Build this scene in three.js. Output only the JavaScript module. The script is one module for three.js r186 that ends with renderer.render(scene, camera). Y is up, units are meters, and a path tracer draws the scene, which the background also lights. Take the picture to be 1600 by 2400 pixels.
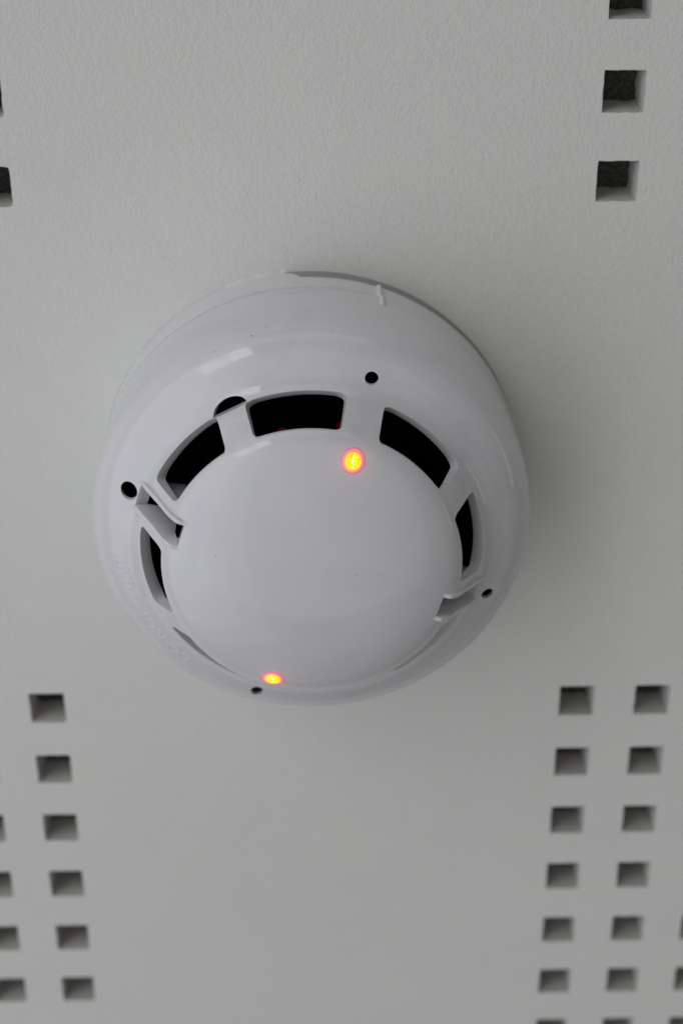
import * as THREE from 'three';
import { Brush, Evaluator, SUBTRACTION } from 'three-bvh-csg';
import { mergeGeometries, toCreasedNormals } from 'three/addons/utils/BufferGeometryUtils.js';
import { TextGeometry } from 'three/addons/geometries/TextGeometry.js';
import { FontLoader } from 'three/addons/loaders/FontLoader.js';
import { RectAreaLightUniformsLib } from 'three/addons/lights/RectAreaLightUniformsLib.js';
import { createNoise2D } from 'simplex-noise';

// Everything is laid out in hole pitches U (20 mm): x to the right, y up the ceiling, z hanging down from it.
const U = 0.02, CEIL = 2.7, RAD = Math.PI / 180;
const AXIS = [3.757, 3.31];                                   // detector axis, measured from the hole grid's corner
const world = (a, b, c) => new THREE.Vector3((a - AXIS[0]) * U, CEIL - c * U, (b - AXIS[1]) * U);

// ---------- camera, light, exposure ----------
const scene = new THREE.Scene();
const camera = new THREE.PerspectiveCamera(35.4348, 682 / 1024, 0.02, 30);
camera.position.copy(world(3.8335, 12.0045, 17.558));
camera.up.set(0.012672, 0.469791, 0.882687);
camera.lookAt(camera.position.clone().add(new THREE.Vector3(0.014443, 0.882580, -0.469941)));
camera.focus = 0.342;
camera.userData.fStop = 10;
scene.background = new THREE.Color(0, 0, 0);

RectAreaLightUniformsLib.init();
function panel(color, intensity, w, h, at, to) {
  const l = new THREE.RectAreaLight(new THREE.Color().setRGB(...color), intensity, w, h);
  l.position.set(...at); l.lookAt(...to); scene.add(l);
  return l;
}
const from = (az, elev, d) => [Math.cos(az * RAD) * Math.cos(elev * RAD) * d, CEIL - Math.sin(elev * RAD) * d, Math.sin(az * RAD) * Math.cos(elev * RAD) * d];
panel([1.0, 0.97, 0.98], 2.8, 0.24, 0.5, from(119, 31, 1.9), [0, CEIL, 0]);        // window, two casements, one behind a curtain
panel([0.95, 0.97, 1.0], 1.5, 0.40, 0.5, from(130, 31, 1.9), [0, CEIL, 0]);
for (const [w, h, az, el] of [[4.0, 1.7, 188, 41], [3.3, 1.4, 184, 38], [2.7, 1.1, 178, 36], [2.1, 0.8, 170, 33]]) panel([0.92, 0.95, 1.0], 0.26, w, h, from(az, el, 1.6), [0, CEIL, 0]);   // the pale daylit wall beside it
panel([0.98, 0.98, 1.0], 0.52, 3.4, 1.1, from(100, 15, 2.6), [0, CEIL, 0]);          // wall at the head of the room
panel([1.0, 0.985, 0.962], 0.305, 5, 5, [0, 0.02, 0.3], [0, CEIL, 0.3]);            // daylit floor
panel([1.0, 0.84, 0.76], 0.7, 0.9, 0.22, from(-4, 13, 2.6), [0, CEIL, 0]);         // far opening on the right

const renderer = new THREE.WebGLRenderer({ antialias: true });
renderer.setSize(682, 1024);
renderer.toneMapping = THREE.LinearToneMapping;
renderer.toneMappingExposure = 1.17;
renderer.shadowMap.enabled = true;

// ---------- helpers ----------
let seed = 7;
const rnd = () => { seed = (seed + 0x6d2b79f5) | 0; let t = Math.imul(seed ^ (seed >>> 15), 1 | seed); t = (t + Math.imul(t ^ (t >>> 7), 61 | t)) ^ t; return ((t ^ (t >>> 14)) >>> 0) / 4294967296; };
const n2 = createNoise2D(rnd);
const lerp = THREE.MathUtils.lerp, sm = THREE.MathUtils.smoothstep;
const used = {};
const numbered = (n) => { const k = used[n] = (used[n] ?? -1) + 1; return k ? `${n}_${String(k).padStart(3, '0')}` : n; };
function part(name, g, material, parent) {
  const m = new THREE.Mesh(g, material);
  m.name = numbered(name); m.castShadow = m.receiveShadow = true;
  parent.add(m);
  return m;
}
const toMetres = (g) => g.scale(U, U, U);

// ---------- materials ----------
function dataMap(n, f, srgb = false, repeat = true) {
  const d = new Uint8Array(n * n * 4);
  for (let y = 0; y < n; y++) for (let x = 0; x < n; x++) { const v = f(x / n, y / n), o = (y * n + x) * 4; for (let c = 0; c < 3; c++) d[o + c] = Math.max(0, Math.min(255, Math.round(255 * (Array.isArray(v) ? v[c] : v)))); d[o + 3] = 255; }
  const t = new THREE.DataTexture(d, n, n);
  t.magFilter = THREE.LinearFilter; t.minFilter = THREE.LinearMipmapLinearFilter; t.generateMipmaps = true;
  if (repeat) t.wrapS = t.wrapT = THREE.RepeatWrapping;
  if (srgb) t.colorSpace = THREE.SRGBColorSpace;
  t.needsUpdate = true;
  return t;
}
// roller-painted plasterboard: 0.44 m of it, never repeated inside the picture
const SHEET = 0.44;
const rollerBump = dataMap(2048, (u, v) => {
  const x = u * SHEET * 1000, y = v * SHEET * 1000;                                // millimetres
  const wx = x + 0.25 * y, wy = y * 0.8;
  const a = n2(wx * 1.1, wy * 1.1), b = n2(wx * 2.1 + 9, wy * 2.1), d = n2(wx * 3.4 + 31, wy * 3.4), e = n2(wx * 0.42 + 70, wy * 0.42), c = n2(x * 0.09, y * 0.07);
  const pit = Math.max(0, n2(x * 0.6 + 200, y * 0.6) - 0.8) * 2;
  return 0.5 + 0.12 * a + 0.10 * b + 0.05 * d + 0.09 * e + 0.05 * c + 0.15 * pit;
});
const paintTone = dataMap(512, (u, v) => {
  const x = u * 30, y = v * 30, k = 0.5 + 0.5 * (0.6 * n2(x * 0.35, y * 0.35) + 0.4 * n2(x * 1.1 + 5, y * 1.1));
  return [0.900 + 0.012 * k, 0.903 + 0.011 * k, 0.888 + 0.010 * k];
}, true);
const ceilingPaint = new THREE.MeshStandardMaterial({ name: 'ceiling paint', map: paintTone, roughness: 0.82, bumpMap: rollerBump, bumpScale: 0.00024 });
const gypsum = new THREE.MeshStandardMaterial({ name: 'raw gypsum edge', color: new THREE.Color().setRGB(0.52, 0.51, 0.49), roughness: 0.95 });
const fleeceBump = dataMap(512, (u, v) => 0.5 + 0.3 * n2(u * 90, v * 90) + 0.2 * n2(u * 190 + 3, v * 190));
const fleeceTone = dataMap(512, (u, v) => { const k = 0.31 + 0.07 * n2(u * 40, v * 40) + 0.05 * n2(u * 120 + 8, v * 120); return [k, k, k * 0.97]; }, true);
const fleece = new THREE.MeshStandardMaterial({ name: 'acoustic fleece', map: fleeceTone, roughness: 1, bumpMap: fleeceBump, bumpScale: 0.0004 });

// the white moulding with a few dust specks; u goes once round, v from the ceiling to the middle of the cap
function specks(list) {
  const W = 2048, H = 1024, c = document.createElement('canvas'); c.width = W; c.height = H;
  const g = c.getContext('2d');
  g.fillStyle = '#e6e5e9'; g.fillRect(0, 0, W, H);
  for (let k = 0; k < 260; k++) { g.fillStyle = `rgba(${rnd() < 0.5 ? '238,236,232' : '200,202,206'},${0.05 + 0.05 * rnd()})`; g.beginPath(); g.ellipse(rnd() * W, rnd() * H, 20 + 90 * rnd(), 10 + 40 * rnd(), rnd() * 3, 0, 7); g.fill(); }
  for (const [deg, v, r, dark] of list) { g.fillStyle = `rgba(60,52,46,${dark})`; g.beginPath(); g.ellipse((((deg + 720) % 360) / 360) * W, (1 - v) * H, r, r * 1.3, 0, 0, 7); g.fill(); }
  const t = new THREE.CanvasTexture(c); t.colorSpace = THREE.SRGBColorSpace; t.wrapS = THREE.RepeatWrapping; t.anisotropy = 8;
  return t;
}
const dust = [[104.5, 0.27, 1.5, 0.7], [100.6, 0.25, 1.1, 0.6], [114.7, 0.28, 1.0, 0.4], [126.6, 0.3, 0.9, 0.3], [131, 0.33, 0.9, 0.3], [84, 0.28, 0.9, 0.35], [58.9, 0.33, 1.0, 0.3], [52, 0.36, 0.9, 0.25], [16.2, 0.44, 1.1, 0.4], [168.4, 0.42, 1.4, 0.3], [177.4, 0.39, 1.2, 0.3], [158.6, 0.5, 1.5, 0.6], [142, 0.3, 0.9, 0.25]];
const mould = new THREE.MeshPhysicalMaterial({ name: 'white moulded plastic', map: specks(dust), roughness: 0.055, specularIntensity: 0.9, ior: 1.5 });
const capSpecks = (() => {
  const c = document.createElement('canvas'); c.width = c.height = 1024;
  const g = c.getContext('2d'); g.fillStyle = '#e6e5e9'; g.fillRect(0, 0, 1024, 1024);
  for (let k = 0; k < 50; k++) { g.fillStyle = `rgba(${rnd() < 0.5 ? '238,236,232' : '204,206,210'},${0.04 + 0.04 * rnd()})`; g.beginPath(); g.ellipse(rnd() * 1024, rnd() * 1024, 40 + 90 * rnd(), 30 + 60 * rnd(), rnd() * 3, 0, 7); g.fill(); }
  for (const [x, y, r, dark] of [[-1.02, 0.30, 1.9, 0.45], [0.48, 0.10, 2.4, 0.22], [0.45, 0.115, 1.6, 0.18], [-0.1, 1.18, 1.4, 0.15], [0.19, 0.88, 1.4, 0.15], [-0.6, -0.7, 1.5, 0.15], [0.75, 0.0, 1.4, 0.15]]) { g.fillStyle = `rgba(60,52,46,${dark})`; g.beginPath(); g.ellipse(512 + x * 256, 512 - y * 256, r, r * 0.8, 0.4, 0, 7); g.fill(); }
  const t = new THREE.CanvasTexture(c); t.colorSpace = THREE.SRGBColorSpace; t.anisotropy = 8;
  return t;
})();
const capMould = new THREE.MeshPhysicalMaterial({ name: 'white moulded plastic, cap', map: capSpecks, roughness: 0.055, specularIntensity: 0.9, ior: 1.5 });
const plain = new THREE.MeshPhysicalMaterial({ name: 'white moulded plastic, plain', color: 0xe6e5e9, roughness: 0.12, specularIntensity: 0.9, ior: 1.5 });
const greyPlastic = new THREE.MeshStandardMaterial({ name: 'grey base plate', color: new THREE.Color().setRGB(0.36, 0.37, 0.35), roughness: 0.8 });
const black = new THREE.MeshPhysicalMaterial({ name: 'black chamber plastic', specularIntensity: 0, color: new THREE.Color().setRGB(0.003, 0.003, 0.003), roughness: 0.9, side: THREE.DoubleSide });
const filler = new THREE.MeshStandardMaterial({ name: 'paint bead', map: paintTone, roughness: 0.7 });

// ---------- ceiling with its square perforations ----------
const HOLE = 0.456, G = 7.0, N = 7.046;                         // hole width, gap between the two blocks across and along
const cells = [];
for (const [cols, side] of [[[-4, -3, -2, -1, 0], 0], [[0, 1, 2, 3, 4], 1]])
  for (const c of cols) {
    for (let r = 0; r >= -9; r--) cells.push([c + side * G, r, side, 0]);
    for (let r = 0; r <= 4; r++) cells.push([c + side * G, N + r, side, 1]);
  }
function squareOutline(x, y, half, round, jitter, n = 0) {
  const pts = [];
  for (const [sx, sy, a0] of [[1, -1, -90], [1, 1, 0], [-1, 1, 90], [-1, -1, 180]])
    for (let k = 0; k <= 4; k++) {
      const a = (a0 + k * 22.5) * RAD, px = x + sx * (half - round) + Math.cos(a) * round, py = y + sy * (half - round) + Math.sin(a) * round;
      pts.push(new THREE.Vector2(px + jitter * n2(px * 14 + n, py * 14), py + jitter * n2(px * 14 + 50, py * 14 + n)));
      if (k === 4) {                                              // broken edge along each side
        const nx = sx * (half - round) + x, ny = sy * (half - round) + y, d = [[0, 1], [-1, 0], [0, -1], [1, 0]][[-90, 0, 90, 180].indexOf(a0)];
        const ex = nx + Math.cos(a) * round, ey = ny + Math.sin(a) * round;
        for (let q = 1; q < 7; q++) { const t = q / 7 * 2 * (half - round), qx = ex + d[0] * t, qy = ey + d[1] * t; pts.push(new THREE.Vector2(qx + jitter * n2(qx * 14 + n, qy * 14), qy + jitter * n2(qx * 14 + 50, qy * 14 + n))); }
      }
    }
  return pts;
}
const ceiling = new THREE.Group();
ceiling.name = 'ceiling'; ceiling.rotation.x = Math.PI / 2; ceiling.position.set(-AXIS[0] * U, CEIL, -AXIS[1] * U);
ceiling.userData = { kind: 'structure', label: 'white painted plasterboard ceiling with rows of square perforations' };
scene.add(ceiling);
const THICK = 0.5, sheet = new THREE.Shape([[-14, -16], [22, -16], [22, 20], [-14, 20]].map((p) => new THREE.Vector2(...p)));
const outlines = [];
for (const [c, r, side, upper] of cells) {
  const cx = c + HOLE / 2, cy = r - HOLE / 2, round = side === 0 ? (upper ? 0.05 : 0.02) : 0.012, j = 0.005, id = c * 3 + r * 7;
  const lip = squareOutline(cx, cy, HOLE / 2 + 0.004, round + 0.004, j, id);
  outlines.push([lip, cx, cy, round, id]);
  sheet.holes.push(new THREE.Path(lip));
}
{
  const g = new THREE.ShapeGeometry(sheet), p = g.attributes.position, uv = g.attributes.uv;
  for (let i = 0; i < p.count; i++) uv.setXY(i, p.getX(i) * U / SHEET, p.getY(i) * U / SHEET);
  part('plasterboard', toMetres(g), ceilingPaint, ceiling);
}
// each perforation: a small broken lip, then walls that run up to the fleece with a ragged back edge
for (const [lip, cx, cy, round, id] of outlines) {
  const back = squareOutline(cx, cy, HOLE / 2 - 0.012, round, 0.015, id + 100), mid = squareOutline(cx, cy, HOLE / 2 - 0.006, round, 0.006, id);
  const pos = [], idx = [], rings = [[lip, 0], [mid, -0.02], [mid.map((v, i) => v.clone().lerp(back[i], 0.3)), -0.3], [back, -THICK + 0.01]], n = lip.length;
  for (const [ring, z] of rings) for (const v of ring) pos.push(v.x, v.y, z);
  for (let k = 0; k < rings.length - 1; k++) for (let i = 0; i < n; i++) { const a = k * n + i, b = k * n + (i + 1) % n; idx.push(a, b, a + n, b, b + n, a + n); }
  let g = new THREE.BufferGeometry();
  g.setAttribute('position', new THREE.Float32BufferAttribute(pos, 3)); g.setIndex(idx);
  g = toCreasedNormals(g, 0.6);
  // walls face into the hole
  const P = g.attributes.position, Nn = g.attributes.normal; let s = 0;
  for (let i = 0; i < P.count; i++) s += (cx - P.getX(i)) * Nn.getX(i) + (cy - P.getY(i)) * Nn.getY(i);
  if (s < 0) { for (let i = 0; i < P.count; i += 3) for (const at of [P, Nn]) { const x = at.getX(i), y = at.getY(i), z = at.getZ(i); at.setXYZ(i, at.getX(i + 1), at.getY(i + 1), at.getZ(i + 1)); at.setXYZ(i + 1, x, y, z); } for (let i = 0; i < Nn.count; i++) Nn.setXYZ(i, -Nn.getX(i), -Nn.getY(i), -Nn.getZ(i)); }
  part('perforation', toMetres(g), gypsum, ceiling);
}
{
  const g = new THREE.BoxGeometry(36, 36, 0.1); g.translate(4, 2, -THICK - 0.05);
  const p = g.attributes.position, uv = g.attributes.uv;
  for (let i = 0; i < p.count; i++) uv.setXY(i, p.getX(i) * U / 0.06, p.getY(i) * U / 0.06);
  part('acoustic_fleece', toMetres(g), fleece, ceiling);
  const rim = [];
  for (const [x, y, w, h] of [[-14.1, 2, 0.2, 36.4], [22.1, 2, 0.2, 36.4], [4, -16.1, 36, 0.2], [4, 20.1, 36, 0.2]]) { const b = new THREE.BoxGeometry(w, h, THICK + 0.1); b.translate(x, y, -(THICK + 0.1) / 2); rim.push(b); }
  part('board_edge', toMetres(mergeGeometries(rim)), gypsum, ceiling);
}

// ---------- smoke detector ----------
const det = new THREE.Group();
det.name = 'smoke_detector'; det.rotation.x = Math.PI / 2; det.position.set(0, CEIL, 0);
det.userData = { label: 'round white smoke detector with two glowing red lights on the perforated ceiling', category: 'smoke detector' };
scene.add(det);

const OUT = [[2.492, 0.572], [2.503, 0.9], [2.503, 1.2], [2.495, 1.4], [2.46, 1.56], [2.385, 1.69], [2.27, 1.79], [2.12, 1.88], [1.98, 1.968], [1.895, 2.052], [1.76, 2.27], [1.632, 2.468], [1.56, 2.54], [1.44, 2.615], [1.2, 2.715], [0.9, 2.795], [0.5, 2.852], [0, 2.868], [-0.5, 2.852], [-0.9, 2.795]];
const curve = new THREE.CatmullRomCurve3(OUT.map(([r, d]) => new THREE.Vector3(r, d, 0)), false, 'centripetal').getSpacedPoints(1200).map((p) => [p.x, p.y]).filter((p) => p[0] > 0.002);
curve.push([0, 2.868]);
const vOf = (i) => i / (curve.length - 1);
function depthAt(R) { for (let i = curve.length - 1; i > 0; i--) if (curve[i - 1][0] >= R && curve[i][0] <= R && curve[i][1] > 1.3) { const t = (R - curve[i][0]) / ((curve[i - 1][0] - curve[i][0]) || 1); return lerp(curve[i][1], curve[i - 1][1], t); } return 1.3; }
function slopeAt(R) { return (depthAt(R - 0.01) - depthAt(R + 0.01)) / 0.02; }         // rise towards the axis
const RING = curve.findIndex(([r]) => r <= 1.632);                                     // where housing meets cap
const thin = (a, b, step) => { const o = []; for (let i = a; i < b; i += step) o.push(i); o.push(b); return o; };

// revolve smooth profile pieces [[R, D, v], ...]; bend(theta, R, D) may move a point
function revolve(pieces, seg = 288, bend) {
  const pos = [], nor = [], uv = [], idx = [];
  for (const pc of pieces) {
    const start = pos.length / 3, n = pc.length;
    for (let i = 0; i < n; i++) {
      const q = pc[i][3], a = q === undefined ? pc[Math.max(0, i - 1)] : curve[Math.max(0, q - 3)], b = q === undefined ? pc[Math.min(n - 1, i + 1)] : curve[Math.min(curve.length - 1, q + 3)];
      let nr = b[1] - a[1], nd = -(b[0] - a[0]); const l = Math.hypot(nr, nd) || 1; nr /= l; nd /= l;
      if (pc[i][0] < 1e-6) { nr = 0; nd = Math.sign(nd) || 1; }
      for (let k = 0; k <= seg; k++) {
        const t = (k / seg) * 2 * Math.PI, tt = k === seg ? 0 : t, [R, D] = bend ? bend(tt, pc[i][0], pc[i][1]) : pc[i];
        pos.push(R * Math.cos(tt), R * Math.sin(tt), D); nor.push(nr * Math.cos(tt), nr * Math.sin(tt), nd); uv.push(k / seg, pc[i][2] ?? 0.01);
      }
    }
    for (let i = 0; i < n - 1; i++) for (let k = 0; k < seg; k++) {
      const a = start + i * (seg + 1) + k, b = a + seg + 1;
      if (pc[i][0] > 1e-6) idx.push(a, a + 1, b);
      if (pc[i + 1][0] > 1e-6) idx.push(a + 1, b + 1, b);
    }
  }
  const g = new THREE.BufferGeometry();
  g.setAttribute('position', new THREE.Float32BufferAttribute(pos, 3)); g.setAttribute('normal', new THREE.Float32BufferAttribute(nor, 3)); g.setAttribute('uv', new THREE.Float32BufferAttribute(uv, 2)); g.setIndex(idx);
  return g;
}
const brush = (g) => { const b = new Brush(g); b.updateMatrixWorld(); return b; };
const evaluator = new Evaluator(); evaluator.useGroups = false;
const cutAll = (g, cutters) => cutters.reduce((b, c) => evaluator.evaluate(b, brush(c), SUBTRACTION), brush(g)).geometry;
const withUv = (g) => { g = g.index ? g.toNonIndexed() : g; g.computeVertexNormals(); g.setAttribute('uv', new THREE.Float32BufferAttribute(new Float32Array(g.attributes.position.count * 2).fill(0.005), 2)); return g; };
// loft two or more closed plan rings into a solid
function loft(rings) {
  const n = rings[0].length, pos = [], idx = [];
  for (const r of rings) for (const p of r) pos.push(...p);
  for (let k = 0; k < rings.length - 1; k++) for (let i = 0; i < n; i++) { const a = k * n + i, b = k * n + (i + 1) % n; idx.push(a, b, a + n, b, b + n, a + n); }
  const tri = (ring) => THREE.ShapeUtils.triangulateShape(ring.map((p) => new THREE.Vector2(p[0], p[1])), []);
  for (const t of tri(rings[0])) idx.push(t[2], t[1], t[0]);
  const o = (rings.length - 1) * n;
  for (const t of tri(rings[rings.length - 1])) idx.push(o + t[0], o + t[1], o + t[2]);
  const g = new THREE.BufferGeometry();
  g.setAttribute('position', new THREE.Float32BufferAttribute(pos, 3)); g.setIndex(idx);
  return g;
}
const smoothLoft = (rings) => { let g = toCreasedNormals(loft(rings), 0.7); g.setAttribute('uv', new THREE.Float32BufferAttribute(new Float32Array(g.attributes.position.count * 2).fill(0.005), 2)); return g; };

const T0 = 71.5;                                                // bearing of the upper light
const FIN = [T0 + 90, T0 - 90];
// plan of one vent slot between bridges whose sides run parallel: h0, h1 half widths of the bridges at t0 and t1
function slotPlan(t0, h0, t1, h1, ri, ro, rc) {
  const at = (t, h, R, k) => (t + k * Math.asin(h / R) / RAD) * RAD, P = (R, a) => [R * Math.cos(a), R * Math.sin(a)];
  const i0 = at(t0, h0, ri, 1), i1 = at(t1, h1, ri, -1), o0 = at(t0, h0, ro, 1), o1 = at(t1, h1, ro, -1), pts = [];
  const A = P(ro, o0), B = P(ro, o1), C = P(ri, i1), D = P(ri, i0), L = Math.hypot(A[0] - D[0], A[1] - D[1]);
  const along = (p, q, d) => [p[0] + (q[0] - p[0]) * d / L, p[1] + (q[1] - p[1]) * d / L];
  const round = (p, c, q) => { for (let k = 1; k < 8; k++) { const t = k / 8; pts.push([0, 1].map((x) => (1 - t) ** 2 * p[x] + 2 * t * (1 - t) * c[x] + t * t * q[x])); } };
  const arc = (R, a, b, n) => { for (let k = 0; k <= n; k++) pts.push(P(R, lerp(a, b, k / n))); };
  const eo = rc / ro, ei = rc * 0.6 / ri, ri_ = rc * 0.6;
  arc(ro, o0 + eo, o1 - eo, 30); round(P(ro, o1 - eo), B, along(B, C, rc)); pts.push(along(B, C, rc), along(C, B, ri_)); round(along(C, B, ri_), C, P(ri, i1 - ei));
  arc(ri, i1 - ei, i0 + ei, 24); round(P(ri, i0 + ei), D, along(D, A, ri_)); pts.push(along(D, A, ri_), along(A, D, rc)); round(along(A, D, rc), A, P(ro, o0 + eo));
  return pts;
}
const ccw = (ring) => { let s = 0; for (let i = 0; i < ring.length; i++) { const a = ring[i], b = ring[(i + 1) % ring.length]; s += a[0] * b[1] - a[1] * b[0]; } return s > 0 ? ring : ring.slice().reverse(); };
function slotCutter(t0, h0, t1, h1) {
  const at = (ro, ri, D) => slotPlan(t0, h0, t1, h1, ri, ro, 0.115).map((p) => [p[0], p[1], D]);
  return smoothLoft([at(1.70, 1.40, 1.69), at(1.80, 1.46, 1.945), at(1.84, 1.46, 1.985), at(1.897, 1.46, 2.055), at(1.935, 1.46, 2.085), at(1.935, 1.48, 2.38), at(1.935, 1.626, 2.42), at(1.935, 1.626, 3.0)]);
}
const slots = [];
const H_LED = 0.205, H_FIN = 0.29, H_RIB = 0.165;
for (const [a, ha, b, hb] of [[0, H_LED, 45, H_RIB], [45, H_RIB, 90, H_FIN], [90, H_FIN, 135, H_RIB], [135, H_RIB, 180, H_LED], [180, H_LED, 225, H_RIB], [225, H_RIB, 270, H_FIN], [270, H_FIN, 315, H_RIB], [315, H_RIB, 360, H_LED]]) slots.push(slotCutter(T0 + a, ha, T0 + b, hb));

// pin holes square to the surface, and the half-round hole behind one rib
function pinHole(deg, R, across, along) {
  const g = toSmooth(withUv(new THREE.CylinderGeometry(1, 1, 1.4, 40).toNonIndexed()));
  return g.rotateX(Math.PI / 2).scale(along, across, 1).translate(R, 0, 2.1).rotateZ(deg * RAD);
}
function toSmooth(g) { const h = toCreasedNormals(g, 0.6); return h; }
const pins = [[71.4, 2.068, 0.0745, 0.064], [-20.2, 2.119, 0.068, 0.069], [-108.3, 2.14, 0.07, 0.096], [161.9, 2.097, 0.104, 0.096]].map((a) => pinHole(...a));
function halfHole(deg) {
  const chord = 1.875, r = 0.232, c = 1.772, pts = [], lim = Math.acos((chord - c) / r);
  for (let k = 0; k <= 28; k++) { const a = lerp(-lim, lim, k / 28); pts.push([c + r * Math.cos(a), r * Math.sin(a)]); }
  return smoothLoft([pts.map((p) => [p[0] - 0.28, p[1], 1.5]), pts.map((p) => [...p, 2.0]), pts.map((p) => [...p, 3])]).rotateZ(deg * RAD);
}
// channel between each pair of fins
const CH = 0.132;
function channel(deg) {
  const side = [[1.462, 1.0], [1.86, 1.0], [1.86, 1.855], [1.99, depthAt(1.99) - 0.002], [1.99, 3.1], [1.462, 3.1]].map((p) => new THREE.Vector2(...p));
  const g = withUv(new THREE.ExtrudeGeometry(new THREE.Shape(side), { depth: 2 * CH, bevelEnabled: false }));
  g.translate(0, 0, -CH).rotateX(Math.PI / 2);                  // (R, D, width) -> (R, width, D)
  return g.rotateZ(deg * RAD);
}

// housing: outer skin to the cap, lip, inner skin
const outer = thin(0, RING, 5).map((i) => [...curve[i], vOf(i), i]);
const INNER = [[1.59, 2.39], [1.66, 2.28], [1.74, 2.1], [1.79, 1.99], [1.795, 1.94], [1.84, 1.925], [1.96, 1.925], [2.1, 1.835], [2.25, 1.745], [2.37, 1.63], [2.43, 1.45], [2.44, 1.2], [2.44, 0.572]];
const housingGeo = revolve([outer, [curve[RING], [1.59, 2.39]], INNER, [[2.44, 0.572], curve[0]]]);
const housing = part('housing', toMetres(cutAll(housingGeo, [...slots, ...pins, halfHole(T0 + 45), ...FIN.map(channel)])), mould, det);

// cap: the dished front face, its rim slightly rounded
const capTop = thin(RING, curve.length - 1, 8).map((i) => [...curve[i], vOf(i), i]);
const capGeo = revolve([[[1.55, 2.41, 0.01], [...curve[RING], 0.01]], capTop, [[0, 2.41], [1.55, 2.41]]]);
{
  const g = cutAll(capGeo, FIN.map(channel)), p = g.attributes.position, uv = g.attributes.uv;
  for (let k = 0; k < p.count; k++) uv.setXY(k, 0.5 + p.getX(k) / 4, 0.5 + p.getY(k) / 4);
  part('cap', toMetres(g), capMould, det);
}

// base ring: sits against the ceiling on the left, hangs a little off it on the right
const lift = (t) => { const d = ((t / RAD + 540) % 360) - 180; return 0.205 * (1 - sm(d, 91 + 3 * n2(d, 1), 97)) * sm(d, -60, -20) + 0.006; };
const gap = (t) => { const d = ((t / RAD + 540) % 360) - 180; return 0.004 + 0.014 * sm(d, 55, 100); };
const baseGeo = revolve([[[2.40, 0.0], [2.49, 0.0]], [[2.49, 0.0], [2.49, 0.02], [2.491, 0.25], [2.492, 0.51], [2.491, 0.551]], [[2.491, 0.551], [2.40, 0.551]]], 360,
  (t, R, D) => { const d = t / RAD; return D < 0.03 ? [R + (D < 0.001 ? 0.003 * n2(d * 0.5, 3) + 0.010 * sm(n2(d * 0.10, 9), 0, 0.6) * sm(d, 96, 99) * (1 - sm(d, 150, 170)) : 0), D + lift(t) + (D < 0.001 && d > 90 && d < 180 ? 0 : 0)] : [R > 2.45 && D > 0.53 ? R - 1.6 * gap(t) : R, D > 0.53 ? D + 0.02 - 1.6 * gap(t) : D]; });
part('mounting_base', toMetres(baseGeo), plain, det);
part('base_plate', toMetres(revolve([[[2.486, 0], [2.476, 0.3]], [[2.476, 0.3], [2.3, 0.3]]], 240)), greyPlastic, det);
part('seam_shade', toMetres(revolve([[[2.435, 0.45], [2.435, 0.6]]], 240)), black, det);  // black band put in to paint the shade inside the seam gap
// smear of ceiling paint where the base was painted in
{
  const pts = [], rad = [];
  for (let k = 0; k <= 60; k++) { const d = lerp(94, 113, k / 60), t = d * RAD, R = 2.488 + 0.007 * n2(d * 0.16, 20); pts.push(new THREE.Vector3(R * Math.cos(t), R * Math.sin(t), 0.004)); rad.push((0.62 + 0.3 * sm(n2(d * 0.13, 31), -0.6, 0.6)) * sm(d, 94, 97) * (1 - sm(d, 111.5, 113))); }
  const g = new THREE.TubeGeometry(new THREE.CatmullRomCurve3(pts), 120, 0.03, 10), p = g.attributes.position;
  for (let i = 0; i <= 120; i++) { const c = pts[Math.round(i / 2)], s = rad[Math.round(i / 2)]; for (let k = 0; k <= 10; k++) { const j = i * 11 + k; p.setXYZ(j, lerp(c.x, p.getX(j), s), lerp(c.y, p.getY(j), s), lerp(c.z, p.getZ(j), s)); } }
  g.computeVertexNormals();
  part('paint_smear', toMetres(g), filler, det);
}
// raised alignment ticks on base and housing
for (const [deg, d0, d1, R] of [[71.35, 0.2, 0.56, 2.496], [70.95, 0.555, 0.8, 2.502]]) {
  const g = new THREE.CapsuleGeometry(0.034, d1 - d0 - 0.068, 6, 16);
  g.rotateX(Math.PI / 2).translate(R, 0, (d0 + d1) / 2).rotateZ(deg * RAD);
  part('alignment_mark', toMetres(g), plain, det);
}
// fins: two upright webs either side of each channel
for (const deg of FIN) for (const s of [-1, 1]) {
  const top = [], raise = (R) => 0.045 * sm(R, 1.45, 1.56) * (1 - sm(R, 1.88, 2.02));
  for (let k = 0; k <= 40; k++) { const R = lerp(2.03, 1.45, k / 40); top.push([R, depthAt(R) + raise(R) - 0.006]); }
  // straight back over the vent, rounded where it meets the cap
  for (const p of top) if (p[0] < 1.97 && p[0] > 1.60) p[1] = Math.max(p[1], lerp(depthAt(1.97) + 0.02, depthAt(1.60) + 0.04, (1.97 - p[0]) / 0.37));
  const ring = [...top, [1.515, 2.3], [1.515, 1.75], [1.68, 1.82], [1.86, 1.86], [1.98, 1.9]].map((p) => new THREE.Vector2(...p));
  const t = 0.05, b = 0.01;
  const g = new THREE.ExtrudeGeometry(new THREE.Shape(ring), { depth: t - 2 * b, bevelEnabled: true, bevelThickness: b, bevelSize: 0.006, bevelSegments: 3, curveSegments: 1 });
  g.translate(0, 0, b).rotateX(Math.PI / 2);
  g.translate(0, s > 0 ? CH + t - 0.004 : -CH + 0.004, 0);
  part('fin', toMetres(toCreasedNormals(g.rotateZ(deg * RAD), 0.5)), plain, det);
}
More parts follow.
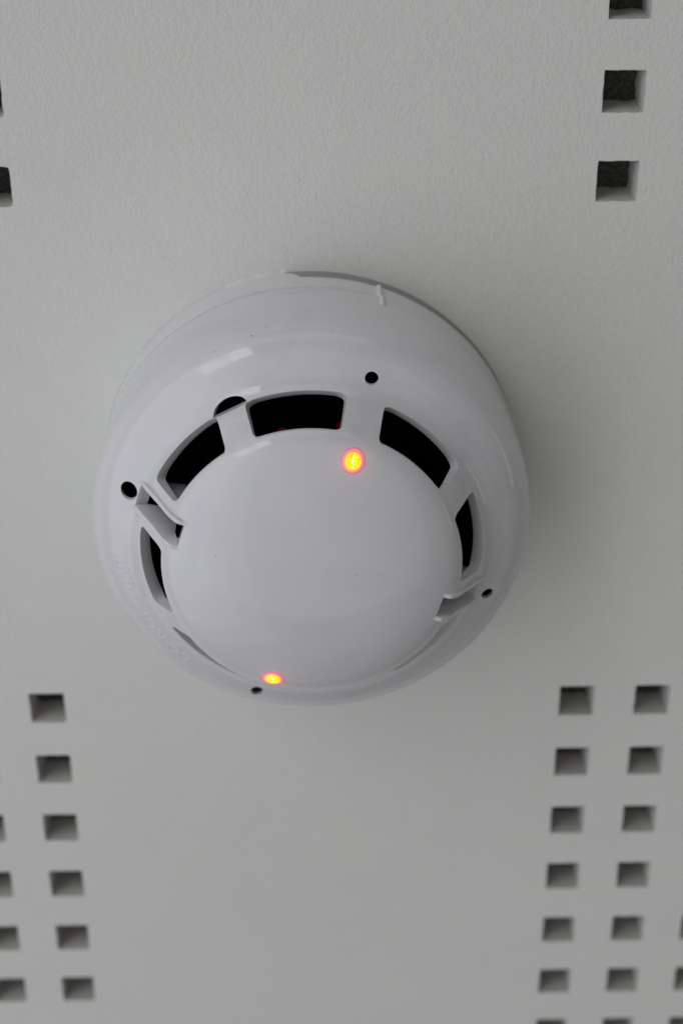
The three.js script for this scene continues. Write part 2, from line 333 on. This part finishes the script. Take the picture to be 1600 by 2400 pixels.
for (const deg of FIN) {
  const ring = [[2.0, depthAt(1.99) - 0.012], [1.862, 1.85], [1.862, 1.75], [2.0, 1.75]].map((p) => new THREE.Vector2(...p));
  const g = new THREE.ExtrudeGeometry(new THREE.Shape(ring), { depth: 2 * CH + 0.02, bevelEnabled: false });
  g.translate(0, 0, -CH - 0.01).rotateX(Math.PI / 2).rotateZ(deg * RAD);
  part('ramp', toMetres(g), plain, det);
}
// black smoke chamber behind the vents
part('smoke_chamber', toMetres(revolve([[[2.3, 0.6], [2.3, 1.2], [2.15, 1.52], [1.5, 1.56]], [[1.5, 1.56], [1.44, 2.38]], [[1.44, 2.38], [0, 2.38]]], 96)), black, det);

// raised lettering round the lower left
{
  const font = await new FontLoader().loadAsync('fonts/droid/droid_sans_regular.typeface.json');
  const size = 0.178, R0 = 2.085; let deg = -131.8;
  for (const ch of 'DO NOT PAINT') {
    const adv = font.data.glyphs[ch].ha / font.data.resolution * size * 0.9 + 0.012;
    if (ch !== ' ') {
      const g = new TextGeometry(ch, { font, size, depth: 0.0055, curveSegments: 6, bevelEnabled: true, bevelThickness: 0.0035, bevelSize: 0.004, bevelSegments: 2 });
      g.translate(-adv / 2, 0, 0);
      const t = (deg - (adv / 2) / 2.17 / RAD) * RAD, p = g.attributes.position;
      // wrap each letter onto the shoulder
      const er = [Math.cos(t), Math.sin(t)], et = [Math.sin(t), -Math.cos(t)];
      for (let i = 0; i < p.count; i++) {
        const R = R0 + p.getY(i) * 0.80, s = slopeAt(R), l = Math.hypot(s, 1), z = p.getZ(i) - 0.004, rr = R + z * s / l;
        p.setXYZ(i, er[0] * rr + et[0] * p.getX(i), er[1] * rr + et[1] * p.getX(i), depthAt(Math.hypot(R, p.getX(i))) + z / l);
      }
      g.computeVertexNormals();
      part('raised_letter', toMetres(toCreasedNormals(g, 0.5)), plain, det);
    }
    deg -= adv / 2.17 / RAD;
  }
}

// the two indicator lights: a ribbed lens in a translucent collar, halo painted as a faint outer ring
function lensGlow(kind) {
  const n = 128, c = document.createElement('canvas'); c.width = c.height = n;
  const g = c.getContext('2d'); g.fillStyle = '#ffcf18'; g.fillRect(0, 0, n, n);
  if (kind === 0) for (let y = 6; y < n; y += 14) { g.fillStyle = 'rgba(245,185,0,0.6)'; g.save(); g.translate(n / 2, y); g.rotate(0.12); g.fillRect(-n, -1.6, 2 * n, 3.2); g.restore(); }
  for (let k = 0; k < 90; k++) { const a = rnd() * 7, r = Math.sqrt(rnd()) * 60; g.fillStyle = rnd() < 0.45 ? 'rgba(245,165,5,0.55)' : 'rgba(255,240,60,0.8)'; g.beginPath(); g.arc(n / 2 + r * Math.cos(a), n / 2 + r * Math.sin(a), 3 + 4 * rnd(), 0, 7); g.fill(); }
  for (const [x, y, r] of kind === 0 ? [[66, 34, 7], [64, 56, 8], [67, 78, 7], [58, 98, 6], [52, 66, 5]] : [[60, 50, 8], [70, 40, 7], [52, 42, 7], [28, 62, 6], [70, 58, 5]]) { g.fillStyle = 'rgba(255,255,190,0.95)'; g.beginPath(); g.arc(x, y, r, 0, 7); g.fill(); }
  const t = new THREE.CanvasTexture(c); t.colorSpace = THREE.SRGBColorSpace;
  return t;
}
function patch(deg, Rc, r0, r1, up0, up1, rings, seg = 48) {
  const pos = [], uv = [], idx = [], c = [Rc * Math.cos(deg * RAD), Rc * Math.sin(deg * RAD)];
  for (let i = 0; i <= rings; i++) for (let k = 0; k <= seg; k++) {
    const r = lerp(r0, r1, i / rings), a = k / seg * 2 * Math.PI, x = c[0] + r * Math.cos(a), y = c[1] + r * Math.sin(a);
    pos.push(x, y, depthAt(Math.hypot(x, y)) + lerp(up0, up1, (i / rings) ** 2)); uv.push(0.5 + 0.5 * r / Math.max(r0, r1) * Math.cos(a), 0.5 + 0.5 * r / Math.max(r0, r1) * Math.sin(a));
  }
  for (let i = 0; i < rings; i++) for (let k = 0; k < seg; k++) { const a = i * (seg + 1) + k, b = a + seg + 1; idx.push(a, b, a + 1, a + 1, b, b + 1); }
  const g = new THREE.BufferGeometry();
  g.setAttribute('position', new THREE.Float32BufferAttribute(pos, 3)); g.setAttribute('uv', new THREE.Float32BufferAttribute(uv, 2)); g.setIndex(idx); g.computeVertexNormals();
  return g;
}
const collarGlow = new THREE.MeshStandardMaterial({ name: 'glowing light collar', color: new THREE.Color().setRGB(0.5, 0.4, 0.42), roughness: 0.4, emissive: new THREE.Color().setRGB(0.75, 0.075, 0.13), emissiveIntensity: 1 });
const collarHalo = collarGlow.clone(); collarHalo.emissive.setRGB(0.28, 0.025, 0.045);  // weaker outer ring, painting the soft halo into the emission
[[T0 + 0.2, 1.415], [T0 + 180, 1.432]].forEach(([deg, R], k) => {
  const lens = new THREE.MeshStandardMaterial({ name: 'glowing light lens', color: 0x402000, roughness: 0.25, emissive: 0xffffff, emissiveMap: lensGlow(k), emissiveIntensity: 1.15 });
  const led = part('indicator_light', toMetres(patch(deg, R, 0, 0.087, 0.03, 0.012, 8)), lens, det);
  part('glow_collar', toMetres(patch(deg, R, 0.086, 0.112, 0.013, 0.004, 4)), collarGlow, led);
  part('glow_collar', toMetres(patch(deg, R, 0.112, 0.128, 0.004, 0.0015, 3)), collarHalo, led);
  const stem = new THREE.MeshStandardMaterial({ name: 'red light pipe', color: 0x300000, roughness: 0.3, emissive: new THREE.Color().setRGB(0.025, 0.0003, 0.0003) });
  const g = new THREE.CylinderGeometry(0.045, 0.045, 0.2, 24); g.rotateX(Math.PI / 2).translate(1.535, 0, 2.2).rotateZ((deg + 6.2) * RAD);
  part('light_pipe', toMetres(g), stem, led);
  const s = slopeAt(R), l = Math.hypot(s, 1), RR = R + 0.09 * s / l, lamp = new THREE.PointLight(new THREE.Color().setRGB(1, 0.1, 0.16), 8e-6);
  lamp.position.set(RR * Math.cos(deg * RAD) * U, RR * Math.sin(deg * RAD) * U, (depthAt(R) + 0.09 / l) * U); lamp.shadow.radius = 0.03; lamp.name = 'indicator_glow';
  det.add(lamp);
});

// red glint inside the top vent, painted by an added glowing disc
{
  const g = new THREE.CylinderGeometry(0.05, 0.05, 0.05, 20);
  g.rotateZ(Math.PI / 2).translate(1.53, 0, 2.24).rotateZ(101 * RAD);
  part('glint', toMetres(g), new THREE.MeshStandardMaterial({ name: 'red diode', color: 0x200000, roughness: 0.4, emissive: new THREE.Color().setRGB(0.025, 0, 0) }), det);
}

renderer.render(scene, camera);
